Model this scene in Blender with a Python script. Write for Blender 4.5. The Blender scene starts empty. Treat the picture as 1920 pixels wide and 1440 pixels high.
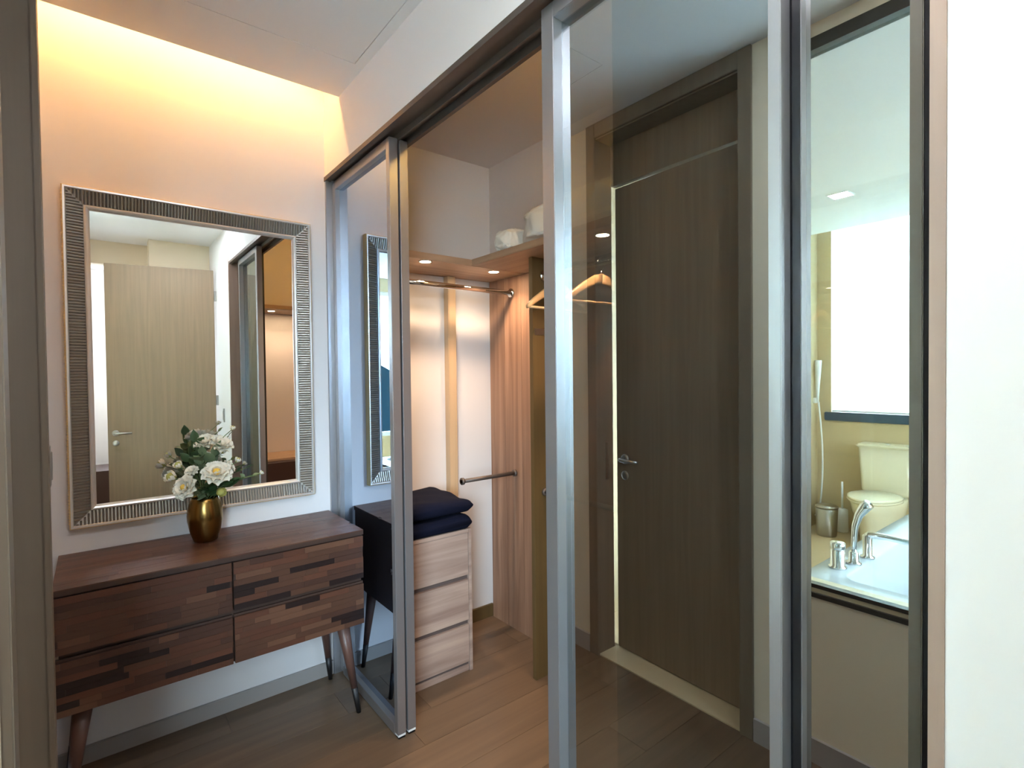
import bpy, bmesh, math, random
from mathutils import Vector, Matrix
random.seed(7)
sc = bpy.context.scene
COL = sc.collection

# ------------------------------------------------------------------ camera
yaw, pitch, roll, F = math.radians(38.459), math.radians(1.036), math.radians(-0.650), 985.03
f0 = Vector((-math.cos(yaw), math.sin(yaw), 0)); r0 = Vector((math.sin(yaw), math.cos(yaw), 0)); u0 = Vector((0, 0, 1))
fw = f0*math.cos(pitch) - u0*math.sin(pitch); u1 = u0*math.cos(pitch) + f0*math.sin(pitch)
rt = r0*math.cos(roll) + u1*math.sin(roll); up = u1*math.cos(roll) - r0*math.sin(roll)
cam = bpy.data.cameras.new('camera'); cam_ob = bpy.data.objects.new('camera', cam); COL.objects.link(cam_ob)
m = Matrix((rt, up, -fw)).transposed().to_4x4(); m.translation = (2.55, -0.887, 1.45); cam_ob.matrix_world = m
cam.sensor_fit = 'HORIZONTAL'; cam.sensor_width = 36.0; cam.lens = F/1920*36; cam.clip_start = 0.01
sc.camera = cam_ob

# ------------------------------------------------------------------ world (pale daylight sky) and exposure
w = bpy.data.worlds.new('sky'); sc.world = w; w.use_nodes = True
bg = w.node_tree.nodes['Background']; bg.inputs[0].default_value = (0.655, 0.77, 0.97, 1); bg.inputs[1].default_value = 16.5
sc.view_settings.view_transform = 'Standard'; sc.view_settings.look = 'None'
sc.view_settings.gamma = 1.0; sc.view_settings.use_curve_mapping = False; sc.view_settings.exposure = 1.9
sc.cycles.max_bounces = 14; sc.cycles.glossy_bounces = 8; sc.cycles.diffuse_bounces = 6; sc.cycles.transparent_max_bounces = 12
sc.cycles.sample_clamp_indirect = 6.0; sc.cycles.caustics_refractive = False

def portal(name, loc, rot, sx, sy):
    l = bpy.data.lights.new(name, 'AREA'); l.shape = 'RECTANGLE'; l.size = sx; l.size_y = sy
    l.cycles.is_portal = True
    o = bpy.data.objects.new(name, l); COL.objects.link(o); o.location = loc; o.rotation_euler = rot
    return o
portal('bath_side_window_portal', (3.66, -2.1, 1.6), (0, math.radians(90), 0), 1.9, 1.7)
portal('bath_far_window_portal', (1.5, -4.40, 1.95), (math.radians(90), 0, math.radians(180)), 2.0, 1.8)
portal('hall_window_portal', (5.27, -0.385, 1.96), (0, math.radians(90), 0), 1.3, 0.66)

# ------------------------------------------------------------------ materials
def mat(name, col, rough=0.5, metal=0.0, spec=0.5, grain=None, gcol=None, gamt=0.5, bump=0.0, bscale=60, gscale=1.0, coat=0.0):
    """principled; grain = axis letter along which wood fibres run"""
    M = bpy.data.materials.new(name); M.use_nodes = True
    nt = M.node_tree; b = nt.nodes['Principled BSDF']
    b.inputs['Base Color'].default_value = (*col, 1); b.inputs['Roughness'].default_value = rough
    b.inputs['Metallic'].default_value = metal; b.inputs['Specular IOR Level'].default_value = spec
    b.inputs['Coat Weight'].default_value = coat
    if grain or bump:
        tc = nt.nodes.new('ShaderNodeTexCoord')
    if grain:
        mp = nt.nodes.new('ShaderNodeMapping'); nt.links.new(tc.outputs['Object'], mp.inputs[0])
        s = {'x': (1.2, 26, 26), 'y': (26, 1.2, 26), 'z': (26, 26, 1.0)}[grain]
        mp.inputs['Scale'].default_value = tuple(v*gscale for v in s)
        oi = nt.nodes.new('ShaderNodeObjectInfo')
        ml = nt.nodes.new('ShaderNodeMath'); ml.operation = 'MULTIPLY'; ml.inputs[1].default_value = 37.0
        nt.links.new(oi.outputs['Random'], ml.inputs[0]); nt.links.new(ml.outputs[0], mp.inputs['Location'])
        n1 = nt.nodes.new('ShaderNodeTexNoise'); n1.inputs['Scale'].default_value = 1.0; n1.inputs['Detail'].default_value = 6
        n1.inputs['Distortion'].default_value = 0.6
        nt.links.new(mp.outputs[0], n1.inputs['Vector'])
        cr = nt.nodes.new('ShaderNodeValToRGB'); cr.color_ramp.elements[0].position = 0.32; cr.color_ramp.elements[1].position = 0.68
        g = gcol or tuple(c*0.55 for c in col)
        cr.color_ramp.elements[0].color = (*[c*(1-gamt)+gg*gamt for c, gg in zip(col, g)], 1)
        cr.color_ramp.elements[1].color = (*col, 1)
        nt.links.new(n1.outputs['Fac'], cr.inputs[0]); nt.links.new(cr.outputs[0], b.inputs['Base Color'])
        bp = nt.nodes.new('ShaderNodeBump'); bp.inputs['Strength'].default_value = 0.08; bp.inputs['Distance'].default_value = 0.002
        nt.links.new(n1.outputs['Fac'], bp.inputs['Height']); nt.links.new(bp.outputs[0], b.inputs['Normal'])
    elif bump:
        n1 = nt.nodes.new('ShaderNodeTexNoise'); n1.inputs['Scale'].default_value = bscale; n1.inputs['Detail'].default_value = 4
        nt.links.new(tc.outputs['Object'], n1.inputs['Vector'])
        bp = nt.nodes.new('ShaderNodeBump'); bp.inputs['Strength'].default_value = bump; bp.inputs['Distance'].default_value = 0.004
        nt.links.new(n1.outputs['Fac'], bp.inputs['Height']); nt.links.new(bp.outputs[0], b.inputs['Normal'])
    return M

def emit(name, col, s):
    M = bpy.data.materials.new(name); M.use_nodes = True; nt = M.node_tree; nt.nodes.clear()
    e = nt.nodes.new('ShaderNodeEmission'); e.inputs[0].default_value = (*col, 1); e.inputs[1].default_value = s
    o = nt.nodes.new('ShaderNodeOutputMaterial'); nt.links.new(e.outputs[0], o.inputs[0]); return M

def glass(name, tcol, rcol, fac):
    """coated pane: part straight transmission, part mirror reflection"""
    M = bpy.data.materials.new(name); M.use_nodes = True; nt = M.node_tree; nt.nodes.clear()
    t = nt.nodes.new('ShaderNodeBsdfTransparent'); t.inputs[0].default_value = (*tcol, 1)
    g = nt.nodes.new('ShaderNodeBsdfGlossy'); g.inputs['Color'].default_value = (*rcol, 1); g.inputs['Roughness'].default_value = 0.0
    x = nt.nodes.new('ShaderNodeMixShader'); x.inputs[0].default_value = fac
    o = nt.nodes.new('ShaderNodeOutputMaterial')
    nt.links.new(t.outputs[0], x.inputs[1]); nt.links.new(g.outputs[0], x.inputs[2]); nt.links.new(x.outputs[0], o.inputs[0]); return M

def translucent(name, col, tr):
    M = bpy.data.materials.new(name); M.use_nodes = True; nt = M.node_tree; nt.nodes.clear()
    d = nt.nodes.new('ShaderNodeBsdfDiffuse'); d.inputs[0].default_value = (*col, 1)
    t = nt.nodes.new('ShaderNodeBsdfTranslucent'); t.inputs[0].default_value = (*col, 1)
    x = nt.nodes.new('ShaderNodeMixShader'); x.inputs[0].default_value = tr
    o = nt.nodes.new('ShaderNodeOutputMaterial')
    nt.links.new(d.outputs[0], x.inputs[1]); nt.links.new(t.outputs[0], x.inputs[2]); nt.links.new(x.outputs[0], o.inputs[0]); return M

WALL = mat('white_paint', (0.74, 0.71, 0.70), 0.85, bump=0.03, bscale=200)
CEIL = mat('ceiling_paint', (0.74, 0.73, 0.72), 0.9)
CREAM = mat('cream_paint', (0.74, 0.65, 0.50), 0.8, bump=0.03, bscale=200)
CLOSETW = mat('closet_paint', (0.72, 0.65, 0.61), 0.8)
BASE = mat('taupe_baseboard', (0.36, 0.33, 0.31), 0.45)
FLOORW = [mat('floor_oak_a', (0.148, 0.098, 0.060), 0.38, grain='y', gamt=0.55), mat('floor_oak_b', (0.134, 0.088, 0.054), 0.38, grain='y', gamt=0.55),
          mat('floor_oak_c', (0.162, 0.107, 0.066), 0.38, grain='y', gamt=0.5)]
SUBF = mat('floor_seam', (0.085, 0.06, 0.042), 0.9)
ALU = mat('champagne_aluminium', (0.37, 0.365, 0.375), 0.34, metal=0.75)
BRONZE = mat('bronze_track', (0.12, 0.095, 0.08), 0.5, metal=0.4)
BLACK = mat('black_gasket', (0.006, 0.005, 0.005), 0.7, spec=0.2)
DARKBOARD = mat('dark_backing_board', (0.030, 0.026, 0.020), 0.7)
MIRROR = mat('silver_mirror', (0.90, 0.91, 0.90), 0.0, metal=1.0)
GREYMIR = mat('grey_blue_mirror', (0.48, 0.58, 0.72), 0.0, metal=1.0)
GREENMIR = mat('grey_green_mirror', (0.44, 0.455, 0.44), 0.0, metal=1.0)
COATED = glass('coated_glass', (0.62, 0.60, 0.56), (0.66, 0.76, 0.80), 0.71)
CLEAR = glass('clear_glass', (0.90, 0.95, 0.93), (1, 1, 1), 0.06)
CLEARBACK = glass('glass_back_face', (0.97, 0.98, 0.97), (1, 1, 1), 0.0)
LWOOD = mat('light_ash_trim', (0.36, 0.245, 0.19), 0.5, grain='z', gamt=0.6, gcol=(0.24, 0.16, 0.125))
DOORV = mat('greige_door_veneer', (0.265, 0.190, 0.118), 0.5, grain='z', gamt=0.35, gscale=1.6)
CASING = mat('brown_casing_veneer', (0.20, 0.155, 0.105), 0.5, grain='z', gamt=0.3)
STONE = mat('beige_threshold_stone', (0.55, 0.46, 0.30), 0.35, bump=0.02, bscale=30)
STEEL = mat('satin_steel', (0.45, 0.44, 0.42), 0.28, metal=1.0)
CHROME = mat('polished_chrome', (0.80, 0.82, 0.83), 0.06, metal=1.0)
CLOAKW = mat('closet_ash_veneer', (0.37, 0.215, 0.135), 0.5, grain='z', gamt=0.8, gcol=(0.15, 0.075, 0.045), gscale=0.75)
CSHELF = mat('closet_shelf_veneer', (0.46, 0.30, 0.19), 0.5, grain='x', gamt=0.6, gcol=(0.26, 0.15, 0.09))
CSHELFY = mat('closet_shelf_veneer_side', (0.46, 0.30, 0.19), 0.5, grain='y', gamt=0.6, gcol=(0.26, 0.15, 0.09))
DRAWW = mat('pale_ash_drawer', (0.50, 0.37, 0.30), 0.5, grain='y', gamt=0.8, gcol=(0.25, 0.16, 0.13), gscale=0.9)
DRAWG = mat('drawer_groove', (0.12, 0.085, 0.075), 0.6)
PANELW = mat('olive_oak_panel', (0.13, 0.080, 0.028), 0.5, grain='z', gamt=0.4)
NAVY = mat('navy_cloth', (0.0042, 0.006, 0.018), 0.95, spec=0.15, bump=0.35, bscale=260)
LINEN = mat('white_linen', (0.80, 0.76, 0.68), 0.9, spec=0.2, bump=0.2, bscale=40)
HANGW = mat('hanger_wood', (0.62, 0.40, 0.20), 0.35, grain='y', gamt=0.25, coat=0.3)
BRASS = mat('brushed_brass', (0.27, 0.165, 0.050), 0.25, metal=1.0)
SILVER = mat('antique_silver_lip', (0.80, 0.78, 0.75), 0.3, metal=0.6)
RIB = mat('ribbed_pewter', (0.34, 0.31, 0.27), 0.35, metal=0.75)
GOLDRIB = mat('gilt_edge', (0.78, 0.58, 0.27), 0.35, metal=0.55)
WALN = [mat('walnut_strip_'+n, c, 0.38, grain='y', gamt=0.45) for n, c in (
    ('reddish', (0.098, 0.038, 0.022)), ('brown', (0.078, 0.035, 0.021)), ('mid', (0.060, 0.027, 0.018)), ('light', (0.118, 0.055, 0.032)), ('dark', (0.016, 0.008, 0.007)), ('warm', (0.086, 0.034, 0.020)))]
WBODY = mat('walnut_body', (0.050, 0.026, 0.018), 0.45, grain='y', gamt=0.4)
WLEG = mat('walnut_leg', (0.110, 0.054, 0.040), 0.4, grain='z', gamt=0.4)
TIP = mat('black_leg_tip', (0.010, 0.009, 0.009), 0.45)
PETAL = mat('white_petal', (0.82, 0.80, 0.70), 0.7, spec=0.2)
YOLK = mat('yellow_flower_heart', (0.75, 0.52, 0.09), 0.7)
BUD = mat('green_yellow_bud', (0.42, 0.42, 0.12), 0.7)
LEAF1 = mat('dark_green_leaf', (0.040, 0.085, 0.028), 0.5)
LEAF2 = mat('grey_green_leaf', (0.150, 0.205, 0.105), 0.6)
STEMM = mat('green_stem', (0.10, 0.15, 0.05), 0.6)
CERAMIC = mat('ivory_ceramic', (0.74, 0.69, 0.52), 0.18, coat=0.3)
TUBW = mat('white_acrylic', (0.40, 0.44, 0.46), 0.25)
BATHW = mat('tan_bath_tile', (0.56, 0.45, 0.27), 0.35)
BATHF = mat('tan_bath_floor', (0.55, 0.41, 0.24), 0.3)
PLASTIC = mat('white_plastic', (0.75, 0.76, 0.76), 0.4)
BLINDM = translucent('roller_blind_fabric', (0.86, 0.93, 0.91), 0.55)
SILLM = mat('blue_grey_sill', (0.045, 0.085, 0.13), 0.3)
WARMLED = emit('warm_led', (1.0, 0.53, 0.19), 23.0)
SPOT = emit('warm_downlight_lens', (1.0, 0.74, 0.46), 60.0)
BATHSPOT = emit('bath_downlight_lens', (1.0, 0.92, 0.78), 14.0)
ROOMFILL = emit('corridor_fill_lens', (0.92, 0.92, 1.0), 14.0)
HILL = mat('distant_hill', (0.0022, 0.0055, 0.0068), 0.95, spec=0.0)
SEA = mat('distant_ground', (0.36, 0.37, 0.37), 0.9, spec=0.0)
DKBROWN = mat('dark_brown_bench', (0.050, 0.020, 0.012), 0.5)

# ------------------------------------------------------------------ mesh helpers
def link(name, me, parent=None, loc=None):
    o = bpy.data.objects.new(name, me); COL.objects.link(o)
    if loc is not None: o.location = loc
    if parent is not None: o.parent = parent
    return o

def wpos(o):
    p = Vector((0, 0, 0))
    while o is not None: p = p + o.location; o = o.parent
    return p

def bm_box(bm, x0, x1, y0, y1, z0, z1, off=(0, 0, 0), mi=0):
    vs = [bm.verts.new((x-off[0], y-off[1], z-off[2])) for x in (x0, x1) for y in (y0, y1) for z in (z0, z1)]
    fs = []
    for q in ((0, 1, 3, 2), (4, 6, 7, 5), (0, 4, 5, 1), (2, 3, 7, 6), (0, 2, 6, 4), (1, 5, 7, 3)):
        fc = bm.faces.new([vs[i] for i in q]); fc.material_index = mi; fs.append(fc)
    return vs, fs

def finish(name, bm, mats, parent=None, off=(0, 0, 0), smooth=False):
    bmesh.ops.recalc_face_normals(bm, faces=bm.faces)
    me = bpy.data.meshes.new(name); bm.to_mesh(me); bm.free()
    for mm in (mats if isinstance(mats, (list, tuple)) else [mats]): me.materials.append(mm)
    if smooth:
        for p in me.polygons: p.use_smooth = True
    o = bpy.data.objects.new(name, me); COL.objects.link(o)
    o.location = Vector(off)
    if parent is not None:
        o.parent = parent; o.location = Vector(off) - wpos(parent)
    return o

def boxes(name, bl, M, parent=None, bev=0.0):
    """one mesh object out of one or more axis-aligned boxes given in world coordinates"""
    xs = [b[0] for b in bl]+[b[1] for b in bl]; ys = [b[2] for b in bl]+[b[3] for b in bl]; zs = [b[4] for b in bl]
    off = ((min(xs)+max(xs))/2, (min(ys)+max(ys))/2, min(zs))
    bm = bmesh.new()
    for b in bl: bm_box(bm, *b, off=off)
    if bev: bmesh.ops.bevel(bm, geom=bm.edges[:], offset=bev, segments=2, affect='EDGES', clamp_overlap=True)
    return finish(name, bm, M, parent, off)

def box(name, x0, x1, y0, y1, z0, z1, M, parent=None, bev=0.0):
    return boxes(name, [(x0, x1, y0, y1, z0, z1)], M, parent, bev)

def tag(o, label, cat, group=None, kind=None):
    o['label'] = label; o['category'] = cat
    if group: o['group'] = group
    if kind: o['kind'] = kind
    return o
def struct(o, label, cat): return tag(o, label, cat, kind='structure')

def empty(name, loc, label, cat, group=None, kind=None):
    o = bpy.data.objects.new(name, None); COL.objects.link(o); o.location = loc; o.empty_display_size = 0.05
    return tag(o, label, cat, group, kind)

def lathe_bm(profile, n=32, closed=False, bm=None):
    bm = bm or bmesh.new(); rings = []
    for r, z in profile:
        rings.append([bm.verts.new((max(r, 1e-4)*math.cos(2*math.pi*i/n)*(1), max(r, 1e-4)*math.sin(2*math.pi*i/n), z)) for i in range(n)])
    for a, b in zip(rings, rings[1:]):
        for i in range(n): bm.faces.new((a[i], a[(i+1) % n], b[(i+1) % n], b[i]))
    if closed:
        a, b = rings[-1], rings[0]
        for i in range(n): bm.faces.new((a[i], a[(i+1) % n], b[(i+1) % n], b[i]))
    else:
        bm.faces.new(rings[0][::-1]); bm.faces.new(rings[-1])
    return bm
def lathe(name, profile, M, loc, parent=None, n=32, smooth=True, closed=False):
    return finish(name, lathe_bm(profile, n, closed), M, parent, loc, smooth)

def tube_bm(bm, pts, rad, n=10, off=(0, 0, 0)):
    pts = [Vector(p)-Vector(off) for p in pts]; rings = []
    rads = rad if isinstance(rad, (list, tuple)) else [rad]*len(pts)
    prev = None
    for i, p in enumerate(pts):
        t = (pts[min(i+1, len(pts)-1)] - pts[max(i-1, 0)]).normalized()
        if prev is None:
            a = t.cross(Vector((0, 0, 1)))
            if a.length < 1e-3: a = t.cross(Vector((1, 0, 0)))
        else: a = prev - t*prev.dot(t)
        a.normalize(); b = t.cross(a); prev = a
        rings.append([bm.verts.new(p + (a*math.cos(2*math.pi*k/n) + b*math.sin(2*math.pi*k/n))*rads[i]) for k in range(n)])
    for a, b in zip(rings, rings[1:]):
        for i in range(n): bm.faces.new((a[i], a[(i+1) % n], b[(i+1) % n], b[i]))
    bm.faces.new(rings[0][::-1]); bm.faces.new(rings[-1])
def tube(name, pts, rad, M, parent=None, n=10, smooth=True):
    off = Vector(pts[0]); bm = bmesh.new(); tube_bm(bm, pts, rad, n, off)
    return finish(name, bm, M, parent, off, smooth)

def shade_auto(o):
    for p in o.data.polygons: p.use_smooth = True

# ================================================================== STRUCTURE
CH = 2.71
# floor: sub floor with separate boards
floor = struct(box('floor', -0.02, 2.90, -1.16, 1.0, -0.06, -0.004, SUBF), 'grey brown oak board floor of the dressing corridor and closet', 'floor')
plank_me = {}
x = -0.02; row = 0
while x < 2.88:
    wd = 0.189; y = -1.16 - random.uniform(0, 0.9)
    while y < 1.0:
        ln = random.uniform(0.9, 1.4); y0, y1 = max(y, -1.16), min(y+ln, 1.0)
        if y1-y0 > 0.05:
            x1 = min(x+wd, 2.90)
            p = box('plank', x+0.0008, x1-0.0008, y0+0.0008, y1-0.0008, -0.012, 0.0, random.choice(FLOORW), floor)
        y += ln
    x += wd; row += 1
struct(box('floor', 2.90, 5.3, -1.0, 0.02, -0.05, 0.0, FLOORW[1]), 'oak floor of the hall behind the open door', 'floor')

# ceiling with an access hatch and an open cove slot along the left wall
HX0, HX1, HY0, HY1 = 0.489, 1.089, -0.641, -0.041
g = 0.0025
cv = boxes('ceiling', [(0.20, HX0-g, -1.16, 0.0, CH, CH+0.02), (HX1+g, 5.3, -1.12, 0.0, CH, CH+0.02),
                       (HX0-g, HX1+g, -1.16, HY0-g, CH, CH+0.02), (HX0-g, HX1+g, HY1+g, 0.0, CH, CH+0.02)], CEIL)
struct(cv, 'white plaster ceiling with a lit cove slot over the dresser', 'ceiling')
boxes('cove_top', [(-0.10, 0.45, -1.16, 0.0, 2.93, 2.95)], CEIL, cv)
box('cove_back', 0.40, 0.45, -1.16, 0.0, CH+0.02, 2.93, CEIL, cv)
hatch = box('ceiling_access_panel', HX0, HX1, HY0, HY1, CH+0.0005, CH+0.015, CEIL)
tag(hatch, 'flush white access panel set in the ceiling by the closet wall', 'access panel')
box('hatch_shadow_board', HX0-0.05, HX1+0.05, HY0-0.05, HY1+0.03, CH+0.022, CH+0.03, BLACK, hatch)

# walls
struct(box('wall_left', -0.12, 0.0, -1.28, 1.12, 0, 2.95, WALL), 'white end wall behind the dresser and the framed mirror', 'wall')
struct(boxes('wall_right', [(0.0, 2.362, 0.0, 0.10, 2.405, 2.95), (2.362, 2.93, 0.0, 0.12, 0, 2.95), (2.93, 5.3, 0.0, 0.12, 0, 2.95)], WALL),
       'white wall above and beside the sliding closet doors', 'wall')
WY = -1.0
struct(boxes('wall_back', [(0.45, 0.69, WY-0.12, WY, 0, 2.95), (0.69, 1.515, WY-0.12, WY, 2.655, 2.95), (1.515, 1.60, WY-0.12, WY, 0, 2.95),
                           (1.60, 2.90, WY-0.12, WY, 0, 0.615), (1.60, 2.90, WY-0.12, WY, 2.66, 2.95), (2.90, 5.3, WY-0.12, WY, 0, 2.95)], CREAM),
       'cream wall with the bathroom door and the glazed bathtub opening', 'wall')
struct(box('wall_niche', -0.1, 0.57, -1.28, -1.16, 0, 2.95, WALL), 'white side wall of the dresser niche', 'wall')
struct(box('wall_niche', 0.45, 0.57, -1.16, WY-0.12, 0, 2.95, WALL), 'short white return at the edge of the dresser niche', 'wall')
struct(box('wall_closet', -0.10, 2.46, 0.98, 1.10, 0, 2.75, CLOSETW), 'warm white rear wall of the closet', 'wall')
struct(box('wall_closet', 2.34, 2.46, 0.122, 0.98, 0, 2.75, CLOSETW), 'warm white partition closing the right end of the closet', 'wall')
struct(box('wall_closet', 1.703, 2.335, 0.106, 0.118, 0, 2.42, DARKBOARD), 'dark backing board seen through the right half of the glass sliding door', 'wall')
struct(box('ceiling', 0.0, 2.34, 0.10, 0.98, 2.68, 2.72, CLOSETW), 'closet ceiling above the hanging shelves', 'ceiling')
# hall end
struct(boxes('wall_end', [(5.2, 5.3, -1.0, 0, 0, 1.3), (5.2, 5.3, -1.0, 0, 2.62, 2.95), (5.2, 5.3, -1.0, -0.72, 1.3, 2.62), (5.2, 5.3, -0.05, 0, 1.3, 2.62)], WALL),
       'hall end wall with a tall window seen above the open door in the framed mirror', 'wall')
hb = struct(boxes('trim_1', [(3.25, 3.40, -0.48, 0.0, 2.44, CH), (3.55, 3.65, -1.0, 0.0, 2.5, CH)], CREAM), 'cream ceiling beam in the hall beyond the open door', 'beam')

# baseboards
struct(box('baseboard_left', 0.0, 0.014, -1.16, -0.002, 0, 0.066, BASE, bev=0.002), 'taupe baseboard under the dresser', 'baseboard')
struct(box('baseboard_closet', 0.0, 0.014, 0.12, 0.965, 0, 0.075, PANELW, bev=0.002), 'brown baseboard on the white side wall inside the closet', 'baseboard')
struct(boxes('baseboard_back', [(0.45, 0.665, WY, WY+0.013, 0, 0.09), (1.535, 2.5, WY, WY+0.013, 0, 0.09)], BASE), 'taupe baseboard along the cream bathroom wall', 'baseboard')
struct(box('baseboard_right', 2.366, 2.93, -0.013, 0.0, 0, 0.07, BASE), 'taupe baseboard right of the closet jamb', 'baseboard')

# ---------------------------------------------------------- sliding door frame: head track, jambs
head = empty('trim_2', (1.17, 0.0, 2.36), 'bronze head track spanning the sliding closet doors', 'door track', kind='structure')
box('outer_lip', 0.0, 2.335, -0.004, 0.020, 2.388, 2.408, BRONZE, head)
box('track_channel', 0.0, 2.335, 0.020, 0.118, 2.402, 2.415, BRONZE, head)
box('middle_fin', 0.0, 2.335, 0.066, 0.074, 2.378, 2.402, BRONZE, head)
box('inner_lip', 0.0, 2.335, 0.110, 0.125, 2.372, 2.410, BRONZE, head)
box('track_groove', 0.0, 2.335, 0.020, 0.026, 2.398, 2.4015, BLACK, head)
box('track_groove', 0.0, 2.335, 0.074, 0.079, 2.398, 2.4015, BLACK, head)
struct(box('trim_3', 0.0, 0.016, 0.0, 0.118, 0.0, 2.388, ALU), 'narrow metal jamb between the dresser wall and the mirrored sliding door', 'door jamb')
tr = struct(box('trim_4', 2.3440, 2.362, -0.003, 0.118, 0.0, 2.45, LWOOD), 'pale wooden jamb at the right end of the sliding doors', 'door jamb')
box('shadow_gap', 2.3212, 2.3438, 0.0705, 0.118, 0.0, 2.405, BLACK, tr)

GLOSSBLACK = mat('glossy_black_shade', (0.012, 0.012, 0.013), 0.12)
LZ0, LZ1 = 0.004, 2.385
def leaf(x0, x1, y0, y1, glass_y, pane_mats, label, stile=0.040, rail=0.032, group=None, sr=None, rmat=None, shade_face=False):
    L = empty('sliding_door', ((x0+x1)/2, (y0+y1)/2, 0), label, 'sliding door', group)
    sr = sr or stile
    box('stile', x0, x0+stile, y0, y1, LZ0+0.012, LZ1, ALU, L, 0.0015)
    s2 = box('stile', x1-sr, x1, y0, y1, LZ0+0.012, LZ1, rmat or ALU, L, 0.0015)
    if shade_face: box('shade_strip', x0+0.02, x0+stile-0.001, y0-0.0015, y0-0.0001, LZ0+0.012, LZ1, GLOSSBLACK, L)  # dark strip laid on the stile in place of the front leaf's shade
    box('end_cap', x1-sr+0.001, x1-0.0005, y0+0.002, y1-0.002, LZ0+0.004, LZ0+0.012, PLASTIC, s2)
    box('end_cap', x1-sr+0.001, x1-0.001, y0+0.004, y1-0.004, 0.0, LZ0+0.004, BLACK, s2)
    box('rail', x0+stile, x1-sr, y0, y1, LZ1-rail, LZ1, ALU, L, 0.0015)
    box('rail', x0+stile, x1-sr, y0, y1, LZ0, LZ0+0.045, ALU, L, 0.0015)
    # pane: front face carries the coating
    bm = bmesh.new(); off = ((x0+x1)/2, glass_y, LZ0+0.045)
    vs, fs = bm_box(bm, x0+stile-0.004, x1-sr+0.004, glass_y, glass_y+0.005, LZ0+0.04, LZ1-rail+0.004, off, 1)
    for fc in fs:
        if all(abs(v.co.y) < 1e-6 for v in fc.verts): fc.material_index = 0
    finish('pane', bm, pane_mats, L, off)
    return L
leaf(0.018, 0.641, 0.030, 0.066, 0.052, [GREYMIR, BLACK], 'mirrored sliding door reflecting the dresser, nearest the white wall', 0.034, 0.040, sr=0.030)
leaf(0.018, 0.638, 0.076, 0.112, 0.100, [BLACK, BLACK], 'rear sliding door parked behind the mirrored one, only its end edge showing', 0.034, sr=0.034)
leaf(1.532, 2.134, 0.030, 0.066, 0.0605, [COATED, CLEARBACK], 'half reflecting glass sliding door in the middle showing the brown door', 0.044, 0.040, sr=0.022)
leaf(2.095, 2.320, 0.070, 0.104, 0.090, [GREENMIR, BLACK], 'narrow mirrored sliding door at the right reflecting the bathroom', 0.055, 0.040, sr=0.017, rmat=mat('stile_dim_reflection', (0.072, 0.058, 0.040), 0.5, metal=0.3), shade_face=True)  # right stile brown: dim cream wall reflection put into its colour

# ---------------------------------------------------------- bathroom door (seen as a reflection)
D1 = empty('door_1', (1.10, WY-0.06, 0), 'brown veneer bathroom door with transom, standing slightly ajar', 'door', kind='structure')
for (a, b) in ((0.668, 0.726), (1.479, 1.533)):
    box('casing', a, b, WY, WY+0.014, 0, 2.708, CASING, D1, 0.002)
box('casing', 0.7265, 1.4785, WY, WY+0.014, 2.636, 2.708, CASING, D1, 0.002)
box('jamb', 0.69, 0.720, WY-0.12, WY, 0.0, 2.655, CASING, D1); box('jamb', 1.485, 1.515, WY-0.12, WY, 0.0, 2.655, CASING, D1)
box('jamb', 0.720, 1.485, WY-0.12, WY, 2.63, 2.655, CASING, D1)
box('transom_panel', 0.722, 1.483, WY-0.155, WY-0.118, 2.420, 2.645, DOORV, D1)
box('threshold', 0.720, 1.485, WY-0.14, WY, -0.03, 0.006, STONE, D1)
# leaf, hinged on its right edge, swung a little into the bathroom
lf = box('leaf', 0.734, 1.481, -0.02, 0.02, 0.012, 2.408, DOORV, None, 0.002)
lf.parent = D1; hz = Vector((1.481, WY-0.138, 0.0)); ang = math.radians(1.15)
c0 = Vector(((0.734+1.481)/2-1.481, 0, 0)); rc = Matrix.Rotation(ang, 3, 'Z') @ c0
lf.location = hz + rc + Vector((0, 0, 0.012)) - D1.location; lf.rotation_euler = (0, 0, ang)
def lever(parent_leaf, lx, lz, side, flip=1):
    """lever handle on rose plus lock rose, in the leaf's own frame; side = +1 on local +y face"""
    def loc_obj(o): o.parent = parent_leaf; return o
    bm = lathe_bm([(0.024, 0), (0.026, 0.003), (0.024, 0.008), (0.010, 0.009)], 24)
    bmesh.ops.rotate(bm, verts=bm.verts, cent=(0, 0, 0), matrix=Matrix.Rotation(-side*math.pi/2, 3, 'X'))
    o = finish('handle_rose', bm, STEEL, None, (0, 0, 0), True); loc_obj(o); o.location = (lx, side*0.02, lz)
    bm = lathe_bm([(0.022, 0), (0.024, 0.003), (0.022, 0.008), (0.008, 0.009)], 24)
    bmesh.ops.rotate(bm, verts=bm.verts, cent=(0, 0, 0), matrix=Matrix.Rotation(-side*math.pi/2, 3, 'X'))
    o = finish('lock_rose', bm, STEEL, None, (0, 0, 0), True); loc_obj(o); o.location = (lx, side*0.02, lz-0.085)
    bm = bmesh.new()
    tube_bm(bm, [(0, side*0.008, 0), (0, side*0.045, 0), (flip*0.012, side*0.055, 0), (flip*0.05, side*0.056, 0), (flip*0.12, side*0.054, 0)], [0.009, 0.009, 0.0095, 0.009, 0.008], 10)
    o = finish('lever', bm, STEEL, None, (0, 0, 0), True); loc_obj(o); o.location = (lx, side*0.02, lz)
lever(lf, -0.371+0.055, 0.995, 1, 1)
box('strike_plate', 0.7195, 0.7205, WY-0.085, WY-0.06, 0.90, 1.09, STEEL, D1)

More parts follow.
